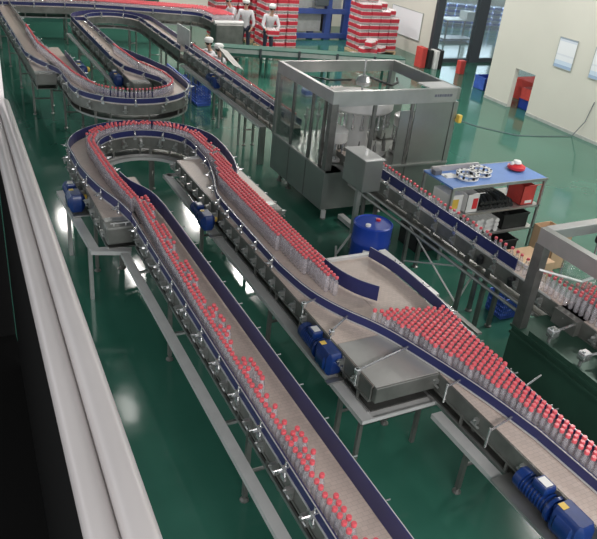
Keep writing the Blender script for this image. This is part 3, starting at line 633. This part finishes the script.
# ------------------------------------------------------------------ posters, whiteboard, cable, hatch contents
for y, lab in ((13.75, 'left blue and white poster on the cream wall'), (12.52, 'right blue and white poster on the cream wall')):
    p = thing('wall_poster', lab, 'poster', (14.955, y, 1.53)); MB().box((-.008, -.62, 0), (0, 0, .75)).build('poster_sheet', 'poster_print', p)
    MB().box((-.016, -.63, -.012), (.0, -.62, .762)).box((-.016, 0, -.012), (.0, .01, .762)).box((-.016, -.62, -.012), (0, 0, 0)).box((-.016, -.62, .75), (0, 0, .762)).build('frame', 'machine_grey', p)
wb = thing('whiteboard', 'thin framed whiteboard on the cream wall beside the glazing', 'whiteboard', (16.29, 21.62, .53))
MB().box((-.02, 0, 0), (0, 2.0, .95)).build('board', 'paper', wb); MB().box((-.03, -.02, -.02), (0, 0, .97)).box((-.03, 2.0, -.02), (0, 2.02, .97)).box((-.03, 0, -.02), (0, 2, 0)).box((-.03, 0, .95), (0, 2, .97)).build('frame', 'machine_grey', wb)
tag(MB().path([(14.95, 12.1, 1.0), (14.94, 12.2, .45), (14.85, 12.4, .02), (13.9, 12.55, .012), (13.2, 12.75, .012), (12.6, 13.6, .012), (12.3, 14.6, .012)], .010, 6).build('power_cable', 'label_dark'), 'thin dark cable trailing from the wall across the green floor', 'cable')
def small(name, lab, cat, x, y, z, w, d, h, mm, group=None):
    return tag(MB().rbox((-w / 2, -d / 2, 0), (w / 2, d / 2, h), .012).build(name, mm, None, loc=(x, y, z)), lab, cat, group)
carton('crate_box', 15.75, 16.3, .42, 16.25, 16.9, .82, 'carton_red', 'red box on top of the blue bin behind the wall end')
crate(15.45, 16.75, 0, .75, .5, .40, 'blue_tray', 'blue bin on the floor behind the wall end', 'storage_bin')
carton('crate_box', 15.25, 14.55, .30, 15.75, 14.95, .62, 'carton_red', 'red box on top of the blue bin inside the wall hatch')
crate(15.3, 14.5, 0, .5, .5, .29, 'blue_plastic', 'small blue bin inside the wall hatch', 'storage_bin')
small('machine_cabinet', 'dark red cabinet seen through the wall hatch', 'cabinet', 16.6, 15.6, 0, 1.2, .9, .62, 'carton_red'); small('machine_block', 'black machine block beyond the wall hatch', 'machine', 16.6, 14.55, 0, .7, .6, .8, 'black_rubber')
small('white_sack', 'white sack lying beyond the hatch', 'sack', 16.0, 14.2, 0, .4, .5, .55, 'white')
# cartons leaning by the glazing
small('red_panel_carton', 'tall red carton standing left of the glazed partition', 'box', 15.2, 19.9, 0, .20, .4, .68, 'carton_red')
small('brown_board', 'brown board standing between the red carton and white carton', 'board', 15.42, 19.8, 0, .16, .4, .62, 'black_rubber'); small('white_carton', 'narrow white carton standing beside the brown board', 'box', 15.62, 19.7, 0, .14, .4, .62, 'white')
small('brown_carton', 'narrow brown carton nearest the dark window frame', 'box', 15.80, 19.7, 0, .14, .4, .64, 'black_rubber')
small('orange_bottle_can', 'small orange and white canister on the floor by the glazing', 'canister', 16.2, 18.9, 0, .22, .22, .45, 'carton_red')
# ------------------------------------------------------------------ green belt conveyor across the back
GC = thing('green_conveyor', 'long low green framed conveyor crossing the hall behind the filler', 'conveyor')
PG = [(7.3, 19.53), (12.9, 17.75)]
MB().ribbon(PG, -.25, .25, .68, .80).build('side_frame', 'machine_grey', GC); MB().ribbon(PG, -.26, .26, .80, .83).ribbon(PG, -.27, .27, .60, .68).build('green_belt', 'green_paint', GC)
m = MB()
for (p, t_) in along(PG, 1.15, .9): MB().box((p[0] - .06, p[1] - .32, .56), (p[0] - .01, p[1] - .26, .86)).build('joint', 'frame_dark', GC)
for (p, t_) in along(PG, 1.9, .3):
    for s_ in (-.2, .2): MB().box((p[0] - .03, p[1] + s_ - .03, 0), (p[0] + .03, p[1] + s_ + .03, .6)).build('leg', 'green_paint', GC)
# blue palletiser
B = thing('blue_palletizer', 'blue framed packing machine against the back between the pallets', 'machine', (12.2, 24.3, 0))
for x in (.0, 1.55, 2.35):
    for y in (0, 1.3): MB().box((x, y, 0), (x + .22, y + .2, 1.9)).build('upright', 'machine_blue', B)
for z in (.05, .95, 1.7): MB().box((-.55, -.02, z), (2.7, .14, z + .18)).build('cross_beam', 'machine_blue', B)
MB().box((.1, .3, .25), (1.5, 1.2, .9)).build('grey_housing', 'machine_grey', B); MB().box((.15, .25, 1.13), (2.3, 1.2, 1.5)).build('bed', 'machine_grey', B)
MB().rbox((1.0, -.12, 1.25), (1.55, .02, 1.65), .02).build('control_panel', 'screen', B); MB().box((1.72, .5, .2), (1.9, .7, .95)).build('actuator', 'black', B)
MB().box((2.55, -.3, 0), (3.1, .2, 1.8)).build('side_cabinet', 'machine_blue', B)
# ------------------------------------------------------------------ shrink wrapped packs
def pack_mesh(name, m_, w=.40, d=.28, h=.24, nx=4, ny=3):
    m = MB(); m.rbox((-w / 2, -d / 2, 0), (w / 2, d / 2, h * .78), .03)
    for i in range(nx):
        for j in range(ny): m.lathe([(w / nx * .46, h * .74), (w / nx * .42, h * .84), (.018, h * .93), (.018, h)], (-w / 2 + w * (i + .5) / nx, -d / 2 + d * (j + .5) / ny, 0), 6)
    return m.mesh(name, [m_])
PK = pack_mesh('bottle_pack', 'pack_wrap'); PKB = pack_mesh('water_pack', 'blue_pack_wrap')
def pallet(x, y, nx, ny, nz, me, nm, lab, grp, hfun=None, rz=0, dx=.42, dy=.30, dz=.235):
    for i in range(nx):
        for j in range(ny):
            n = nz if hfun is None else hfun(i, j)
            for k in range(n):
                if j > 0 and k < n - 1 and i not in (0, nx - 1): continue     # inner packs nothing shows of
                o = link(nm, me, None, (x + i * dx + random.uniform(-.012, .012), y + j * dy + random.uniform(-.012, .012), .12 + k * dz), rz + random.uniform(-.10, .10))
                tag(o, lab, 'bottle pack', grp)
    t = thing('pallet', 'wooden pallet under the ' + grp, 'pallet', (x - .22, y - .17, 0))
    for q in range(5): MB().box((0, q * (ny * dy) / 5, .09), (nx * dx, q * (ny * dy) / 5 + .06, .11)).build('deck_board', 'carton', t)
    for q in (0, nx * dx / 2 - .04, nx * dx - .08): MB().box((q, 0, 0), (q + .08, ny * dy, .09)).build('bearer', 'carton', t)
def leftstack(name, x, y, lab):
    pallet(x, y, 3, 3, 7, PK, 'bottle_pack', 'red and white shrink wrapped bottle pack stacked on ' + lab, 'packs on ' + lab, lambda i, j: 8)
leftstack('', 9.25, 23.9, 'the pallet behind the conveyor end'); leftstack('', 10.6, 23.75, 'the rear pallet behind the standing workers'); leftstack('', 10.5, 22.45, 'the pallet left of the blue machine')
pallet(13.95, 21.9, 4, 3, 7, PK, 'bottle_pack', 'red and white shrink wrapped bottle pack stacked on the pallet before the whiteboard', 'packs on the pallet before the whiteboard', lambda i, j: (8, 8, 7, 6)[i] - (j == 0))
k = 0
for (x, y, z, a) in [(11.6, 20.9, 0, .1), (12.05, 20.8, 0, .2), (12.5, 20.7, 0, -.1), (12.95, 20.7, 0, .3), (13.4, 20.6, 0, .8), (13.2, 21.1, 0, .5), (13.5, 20.9, .24, .2), (13.75, 20.5, 0, -.3), (13.85, 20.9, .24, 1.1), (13.6, 20.75, .48, .6), (14.1, 20.5, .0, .2), (14.2, 21, .24, .5), (13.8, 21, .5, -.3), (9.9, 18.0, 0, .1)][:13]:
    tag(link('bottle_pack', PK, None, (x, y, z), a), 'loose red and white bottle pack in the jumble behind the green conveyor', 'bottle pack', 'loose packs behind the green conveyor')
for x in (9.3, 9.75, 10.2): tag(link('bottle_pack', PK if x > 9.5 else PKB, None, (x, 16.9, 0), .05), 'low bottle pack on the floor just behind the filling machine' if x > 9.5 else 'low blue pack on the floor just behind the filling machine', 'bottle pack', 'packs on the floor behind the filler' if x > 9.5 else None)
# next room: blue packs and table
for i in range(17):
    for kk in range(4):
        tag(link('water_pack', PKB, None, (20.6 + .45 * i, 29.0 - .15 * i, kk * .24), -.3), 'blue shrink wrapped water pack in the long stack beyond the glass', 'bottle pack', 'blue water packs beyond the glass')
t = thing('work_table', 'dark legged table with a white top seen through the glass', 'table', (19.3, 23.9, 0)); MB().box((0, 0, .86), (1.6, .8, .9)).build('tabletop', 'white', t)
for x in (.03, 1.53):
    for y in (.03, .73): MB().box((x, y, 0), (x + .05, y + .05, .86)).build('leg', 'frame_dark', t)
MB().box((0, 0, .1), (1.6, .8, .14)).build('lower_shelf', 'frame_dark', t)
carton('carton', 20.35, 24.0, .9, 20.85, 24.5, 1.2, 'white', 'white carton on the table beyond the glass')
# ------------------------------------------------------------------ people
def skin_obj(name, verts, edges, m_, parent, lvl=1):
    me = bpy.data.meshes.new(name); me.from_pydata([v[:3] for v in verts], [], edges); me.materials.append(MATS[m_])
    o = bpy.data.objects.new(name, me); COL.objects.link(o); o.parent = parent
    md = o.modifiers.new('skin', 'SKIN'); md.use_smooth_shade = True
    sv = me.skin_vertices[0].data if me.skin_vertices else None
    if sv is None:
        bm = bmesh.new(); bm.from_mesh(me); bm.verts.layers.skin.verify(); bm.to_mesh(me); bm.free(); sv = me.skin_vertices[0].data
    for i, v in enumerate(verts):
        r = v[3]; sv[i].radius = (r, r) if not isinstance(r, tuple) else r
    sv[0].use_root = True
    ss = o.modifiers.new('sub', 'SUBSURF'); ss.levels = lvl; ss.render_levels = lvl
    return o
def person(label, loc, rz, seated=False, hands=((.22, .42, 1.0), (-.22, .42, 1.0)), lean=.12):
    """faces local +Y"""
    t = thing('person', label, 'person', loc, rz)
    hz = .50 if seated else .90
    kn = [(s * .11, .42 if seated else .02, .48 if seated else .49) for s in (1, -1)]
    an = [(s * .11, .44 if seated else -.02, .07) for s in (1, -1)]
    L = lambda z, f: (0, lean * f, hz + z)
    ch = L(.42, .7); nk = L(.56, 1.0); hd = L(.68, 1.25)
    V = [(0, 0, hz, .10), (*L(.2, .3), .10), (*ch, .11), (*nk, .045), (*hd, .07), (hd[0], hd[1] + .005, hd[2] + .09, .075)]
    E = [(0, 1), (1, 2), (2, 3), (3, 4), (4, 5)]
    armv = []
    for i, s in enumerate((1, -1)):
        hip = (s * .09, 0, hz - .05, .075); b = len(V)
        V += [hip, (*kn[i], .052), (*an[i], .036), (an[i][0], an[i][1] + .15, .04, .035)]; E += [(0, b), (b, b + 1), (b + 1, b + 2), (b + 2, b + 3)]
        sh = (s * .185, ch[1], ch[2] + .07); h = Vector(hands[i]); shv = Vector(sh); mid = (shv + h) / 2 + Vector((s * .10, -.05, -.09)); b = len(V)
        wr = h + (mid - h).normalized() * .09
        V += [(*sh, .055), (*mid, .040), (*wr, .026), (*h, .030)]; E += [(2, b), (b, b + 1), (b + 1, b + 2), (b + 2, b + 3)]
        armv.append((sh, tuple(mid), tuple(wr)))
        d = (h - wr).normalized(); sd = Vector((0, 0, 1)).cross(d).normalized()
        for f, (o_, l_) in enumerate(((-.03, .06), (-.010, .075), (.010, .07), (.03, .055))):
            c = len(V); base = h + sd * o_ + d * .02
            V += [(*base, .010), (*(base + d * l_ * .5), .009), (*(base + d * l_ + Vector((0, 0, -.02))), .007)]; E += [(b + 3, c), (c, c + 1), (c + 1, c + 2)]
        c = len(V); base = wr + sd * (-s * .03) + d * .04
        V += [(*base, .011), (*(base + sd * (-s * .03) + d * .03), .009)]; E += [(b + 3, c), (c, c + 1)]
    skin_obj('body', V, E, 'skin', t)
    cv = [(0, 0, hz - (.02 if seated else .14), (.15, .11)), (*L(.15, .25), (.135, .10)), (*ch, (.155, .115)), (*L(.52, .95), (.07, .07))]; ce = [(0, 1), (1, 2), (2, 3)]
    for i, (sh, md, wr) in enumerate(armv):
        b = len(cv); cv += [(*sh, .072), (*md, .056), (*wr, .042)]; ce += [(2, b), (b, b + 1), (b + 1, b + 2)]
    skin_obj('coat', cv, ce, 'white_coat', t)
    tv = [(0, 0, hz, .115)]; te = []
    for i, s in enumerate((1, -1)):
        b = len(tv); tv += [(s * .09, 0, hz - .05, .095), (*kn[i], .068), (an[i][0], an[i][1], an[i][2] + .04, .055)]; te += [(0, b), (b, b + 1), (b + 1, b + 2)]
    skin_obj('trousers', tv, te, 'trousers', t)
    for i, s in enumerate((1, -1)):
        MB().rbox((an[i][0] - .045, an[i][1] - .08, 0), (an[i][0] + .045, an[i][1] + .19, .09), .03).build('shoe', 'white', t, True)
    c = Vector((hd[0], hd[1] + .01, hd[2] + .07))
    MB().lathe([(.02, -.07), (.088, -.055), (.098, -.0), (.094, .04), (.05, .06)], (c.x, c.y - .02, c.z - .005), 14).build('hair', 'hair', t, True)
    MB().lathe([(.104, .0), (.118, .03), (.125, .07), (.10, .115), (.04, .13), (.005, .132)], (c.x, c.y - .01, c.z + .0), 16).build('cap', 'white', t, True)
    f = MB()
    f.lathe([(.004, -.02), (.016, -.012), (.016, .0), (.006, .02)], (c.x, c.y + .085, c.z - .045), 8)
    f.build('nose', 'skin', t, True)
    for s in (-1, 1): MB().lathe([(.003, -.008), (.011, 0), (.003, .008)], (c.x + s * .032, c.y + .074, c.z - .02), 8).build('eye', 'black', t, True)
    for s in (-1, 1): MB().lathe([(.005, -.03), (.016, -.01), (.018, .01), (.006, .03)], (c.x + s * .088, c.y, c.z - .04), 8).build('ear', 'skin', t, True)
    MB().rbox((c.x - .022, c.y + .070, c.z - .090), (c.x + .022, c.y + .080, c.z - .078), .004).build('mouth', 'carton_red', t)
    return t
person('seated worker in white coat and cap beside the far inspection line, nearer the board', (6.78, 17.85, 0), math.radians(95), True, ((.16, .45, 1.08), (-.16, .45, 1.08)))
person('seated worker in white cap, second along the far inspection line', (6.78, 17.1, 0), math.radians(95), True, ((.16, .45, 1.08), (-.16, .45, 1.08)))
for x, y in ((6.82, 17.85), (6.82, 17.1)):
    t = thing('stool', 'round stool under the ' + ('first' if y > 17.5 else 'second') + ' seated worker', 'stool', (x, y, 0)); MB().lathe([(.02, .34), (.16, .34), (.17, .37), (.02, .38)], (0, 0, 0), 16).build('seat', 'black', t, True)
    for k in range(4): MB().tube((.09 * math.cos(k * PI / 2), .09 * math.sin(k * PI / 2), .34), (.16 * math.cos(k * PI / 2), .16 * math.sin(k * PI / 2), 0), .014).build('leg', 'steel', t)
person('standing worker in white cap and pale coat, arms down, before the red packs', (9.40, 21.9, 0), math.radians(150), False, ((.20, .22, .86), (-.20, .22, .86)))
person('standing worker in white cap bending over a red pack, beside the green conveyor', (9.92, 21.2, 0), math.radians(170), False, ((.16, .42, .98), (-.16, .42, .98)), .22)
tag(link('bottle_pack', PK, None, (9.85, 20.73, .84), math.radians(-10)), 'red bottle pack held by the worker bending beside the green conveyor', 'bottle pack')
person('worker in white coat leaning over the end of the broad red filled conveyor', (9.22, 22.3, 0), math.radians(95), False, ((.20, .48, 1.12), (-.20, .48, 1.12)), .25)
# light boards over the inspection line
t = thing('light_board', 'pale upright inspection board standing over the far conveyor', 'board', (5.98, 17.4, 0)); MB().box((-.04, 0, 1.12), (-.01, 1.0, 1.62)).build('board_panel', 'machine_grey', t); MB().box((.13, .1, 0), (.17, .14, 1.3)).box((-.04, .1, 1.26), (.17, .14, 1.3)).box((.13, .8, 0), (.17, .84, 1.3)).box((-.04, .8, 1.26), (.17, .84, 1.3)).build('board_stand', 'steel', t)
t = thing('sloping_tray', 'grey sloping tray beside the second seated worker', 'tray', (6.45, 15.4, 0)); m = MB()
m.quadgrid([[(-.1, 0, 1.22), (.18, 0, 1.10), (.18, 0, 1.12), (-.1, 0, 1.24)], [(-.1, 1.1, 1.42), (.18, 1.1, 1.30), (.18, 1.1, 1.32), (-.1, 1.1, 1.44)]]); m.build('tray_plate', 'steel', t); MB().box((.0, .1, 0), (.04, .14, 1.19)).build('tray_stand', 'steel', t); MB().box((.0, 1.0, 0), (.04, 1.04, 1.34)).build('tray_stand', 'steel', t)
# ------------------------------------------------------------------ bottles
BR_ = .0325; BH = .235
def bottle_body(n=14):
    return MB().lathe([(.022, 0), (.030, .006), (.031, .03), (.029, .05), (.031, .07), (.031, .125), (.028, .150), (.019, .185), (.015, .200), (.014, .212), (.004, .214)], (0, 0, 0), n).mesh('bottle_body', ['bottle_plastic'], True)
def bottle_cap(n=12):
    return MB().lathe([(.0205, .206), (.0210, .209), (.0210, .230), (.0180, .236), (.004, .236)], (0, 0, 0), n).mesh('bottle_cap', ['cap_red'], True)
BB, BC = bottle_body(), bottle_cap()
spots = []          # (x, y, lane)
def lane_row(Pth, off, step, lane, start=0, jit=.006, skip=0., ymin=-9):
    for (p, t) in along(Pth, step, start):
        if random.random() < skip: continue
        n = (-t[1], t[0]); x = p[0] + n[0] * off + random.uniform(-jit, jit); y = p[1] + n[1] * off + random.uniform(-jit, jit)
        if y > ymin: spots.append((x, y, lane))
def hexfill(inside, x0, x1, y0, y1, lane, d=.0665, keep=1.0):
    i = 0; x = x0          # files run along the belt, neighbouring files interlock
    while x < x1:
        y = y1 - (d / 2 if i % 2 else 0)
        while y > y0:
            if inside(x, y) and random.random() < keep: spots.append((x + random.uniform(-.003, .003), y + random.uniform(-.003, .003), lane))
            y -= d
        x += d * .866; i += 1
def interp(P, y):   # x of a polyline of (x,y) sorted by falling y
    for a, b in zip(P[:-1], P[1:]):
        if a[1] >= y >= b[1] and a[1] != b[1]: return a[0] + (b[0] - a[0]) * (a[1] - y) / (a[1] - b[1])
    return None
# wide lane
pcr = [p for p in PCR if p[1] <= 6.3]
def inD(x, y):
    l = interp(pcr, y)
    if l is None: return False
    slope_lim = 4.87 - .25 * abs(x - 3.72)
    return x > l + .036 and x < interp([(4.48, 5.2), (4.47, 4.6), (4.42, 4.1), (4.38, 3.5), (4.345, 2.9), (4.34, .4)], y) and y < slope_lim and (x > 3.62)
hexfill(inD, 3.64, 4.56, 1.75, 4.95, 'D')
# transfer lane C
CL = [(3.62, 9.6), (3.60, 9.3), (3.48, 8.8), (3.42, 8.3), (3.44, 7.8), (3.45, 7.0), (3.50, 6.3), (3.57, 5.75), (3.62, 5.45)]
CR = [(3.80, 9.6), (3.775, 9.2), (3.745, 8.7), (3.735, 8.0), (3.74, 7.0), (3.73, 6.3), (3.70, 5.9), (3.68, 5.45)]
hexfill(lambda x, y: interp(CL, y) is not None and interp(CR, y) is not None and interp(CL, y) < x < interp(CR, y) - .0, 3.3, 3.9, 5.5, 9.55, 'C', .0665)
# horseshoe: two files hugging the middle
PUF = smooth([(1.93, 8.35), (1.84, 9.2), (1.84, 10.35)], 0)[1:] + arc(2.855, 10.35, 1.0, 180, 20, 40)[1:] + [(3.78, 10.1), (3.76, 9.65)]
PUF = [(2.14, 8.2), (2.11, 8.5), (2.075, 8.9), (2.055, 9.44)] + arc(2.87, 10.35, .815, 180, 150, 12) + arc(2.87, 10.35, .83, 148, 15, 40) + [(3.70, 9.65)]
lane_row(PUF, 0, .067, 'U'); lane_row(PUF, .062, .067, 'U', .033); lane_row([p for p in PUF if p[0] > 2.4 or p[1] > 10.7], .124, .067, 'U', .0, skip=.25)
# straight lane A: two loose files drifting
PAF = [(2.13, 8.2), (2.11, 7.6), (2.07, 6.6), (2.045, 5.5), (2.035, 4.0), (2.045, 2.0)]
lane_row(PAF, 0, .0675, 'A', 0, .004, ymin=1.9); lane_row([p for p in PAF if p[1] > 5], .060, .0675, 'A', .034, .004, skip=.1); lane_row([p for p in PAF if p[1] < 6], .060, .0675, 'A', .034, .008, skip=.42, ymin=1.9)
x_, cl = 0, 0
for (p, t) in along(PAF, .0675, .0):
    cl = (cl + 1) % 14
    if cl < (8 if p[1] > 5 else 5) and random.random() < .75: spots.append((p[0] + .120 + random.uniform(-.004, .006), p[1], 'A'))
# far lanes
PGF = [(2.30, 19.5), (2.28, 17.4), (2.44, 15.9), (2.56, 14.6), (2.72, 14.0)] + arc(3.57, 14.1, .86, 188, 350, 30) + [(4.40, 14.6), (4.1, 15.6), (3.98, 17.3)]
lane_row(PGF, 0, .075, 'G', 0, .008)
lane_row([(5.98, 17.2), (5.98, 11.3)], 0, .085, 'P', 0, .006)
lane_row([(6.20, 9.3), (6.20, 5.1)], 0, .098, 'O', 0, .012)
for k in range(30): spots.append((6.16 + .066 * (k % 2), 4.95 - .04 * k, 'M'))
hexfill(lambda x, y: True, 6.26, 6.50, 4.28, 4.62, 'M')
lane_row(PT, 0, .068, 'T', 0)
for q in range(1, 6):
    lane_row(PT, q * .066, .068, 'T', .034 * (q % 2)); lane_row(PT, -q * .066, .068, 'T', .034 * (q % 2))
cpos = Vector((0, 0, 5)); RX = _x; DN = -_u
def onscreen(x, y):
    d = Vector((x, y, 1.25)) - cpos; c = d.dot(_f)
    if c < .1: return False
    px = 298.5 + 690.34 * d.dot(_x) / c; py = 269.5 - 690.34 * d.dot(_u) / c
    return -14 < px < 611 and -20 < py < 560
def dedupe(L):
    out = []; grid = {}
    for s in L:
        kx, ky = int(s[0] // .06), int(s[1] // .06)
        if any(math.hypot(s[0] - q[0], s[1] - q[1]) < .058 for i in (-1, 0, 1) for j in (-1, 0, 1) for q in grid.get((kx + i, ky + j), ())): continue
        grid.setdefault((kx, ky), []).append(s); out.append(s)
    return out
spots = dedupe([s for s in spots if onscreen(s[0], s[1])])
spots.sort(key=lambda s: (s[0]) ** 2 + s[1] ** 2)
GR = {'D': ('clear bottle with red cap packed on the wide conveyor at lower right', 'bottles packed on the wide conveyor'),
      'A': ('clear bottle with red cap in the loose files on the straight near conveyor', 'bottles on the straight near conveyor'),
      'C': ('clear bottle with red cap in the dense files on the centre transfer conveyor', 'bottles on the transfer conveyor'),
      'U': ('clear bottle with red cap rounding the horseshoe conveyor', 'bottles on the horseshoe conveyor'),
      'O': ('clear bottle with red cap spaced out on the conveyor leaving the filler', 'bottles on the outfeed conveyor'),
      'M': ('clear bottle with red cap inside the machine at the right edge', 'bottles inside the right machine')}
NI = 300
for s in spots[:NI]:
    lab, grp = GR[s[2]]
    r = thing('bottle', lab, 'bottle', (s[0], s[1], BZ + .001), group=grp)
    link('bottle_body', BB, r); link('bottle_cap', BC, r)
v, f, mi = [], [], []
def templ(n, near):
    m = MB()
    m.lathe([(.026, 0), (.031, .01), (.031, .125), (.026, .155), (.015, .198), (.014, .212)] if near else [(.028, 0), (.031, .12), (.014, .205)], (0, 0, 0), n); m.cur = 1
    m.lathe([(.0210, .206), (.0210, .231), (.016, .236)], (0, 0, 0), n + (2 if near else 0)); return m
TN, TF = templ(10, True), templ(6, False)
for s in spots[NI:]:
    tm = TN if s[1] < 12 else TF; b = len(v)
    v += [(p[0] + s[0], p[1] + s[1], p[2] + BZ + .001) for p in tm.v]; f += [tuple(i + b for i in q) for q in tm.f]; mi += tm.m
me = bpy.data.meshes.new('bottle_crowd'); me.from_pydata(v, [], f); me.materials.append(MATS['bottle_plastic']); me.materials.append(MATS['cap_red'])
me.polygons.foreach_set('material_index', mi); me.polygons.foreach_set('use_smooth', [True] * len(f)); me.update()
o = bpy.data.objects.new('bottle_crowd', me); COL.objects.link(o)
tag(o, 'remaining red capped bottles crowding the farther conveyors and horseshoe turns', 'bottles', kind='stuff')
print('bottles', len(spots))
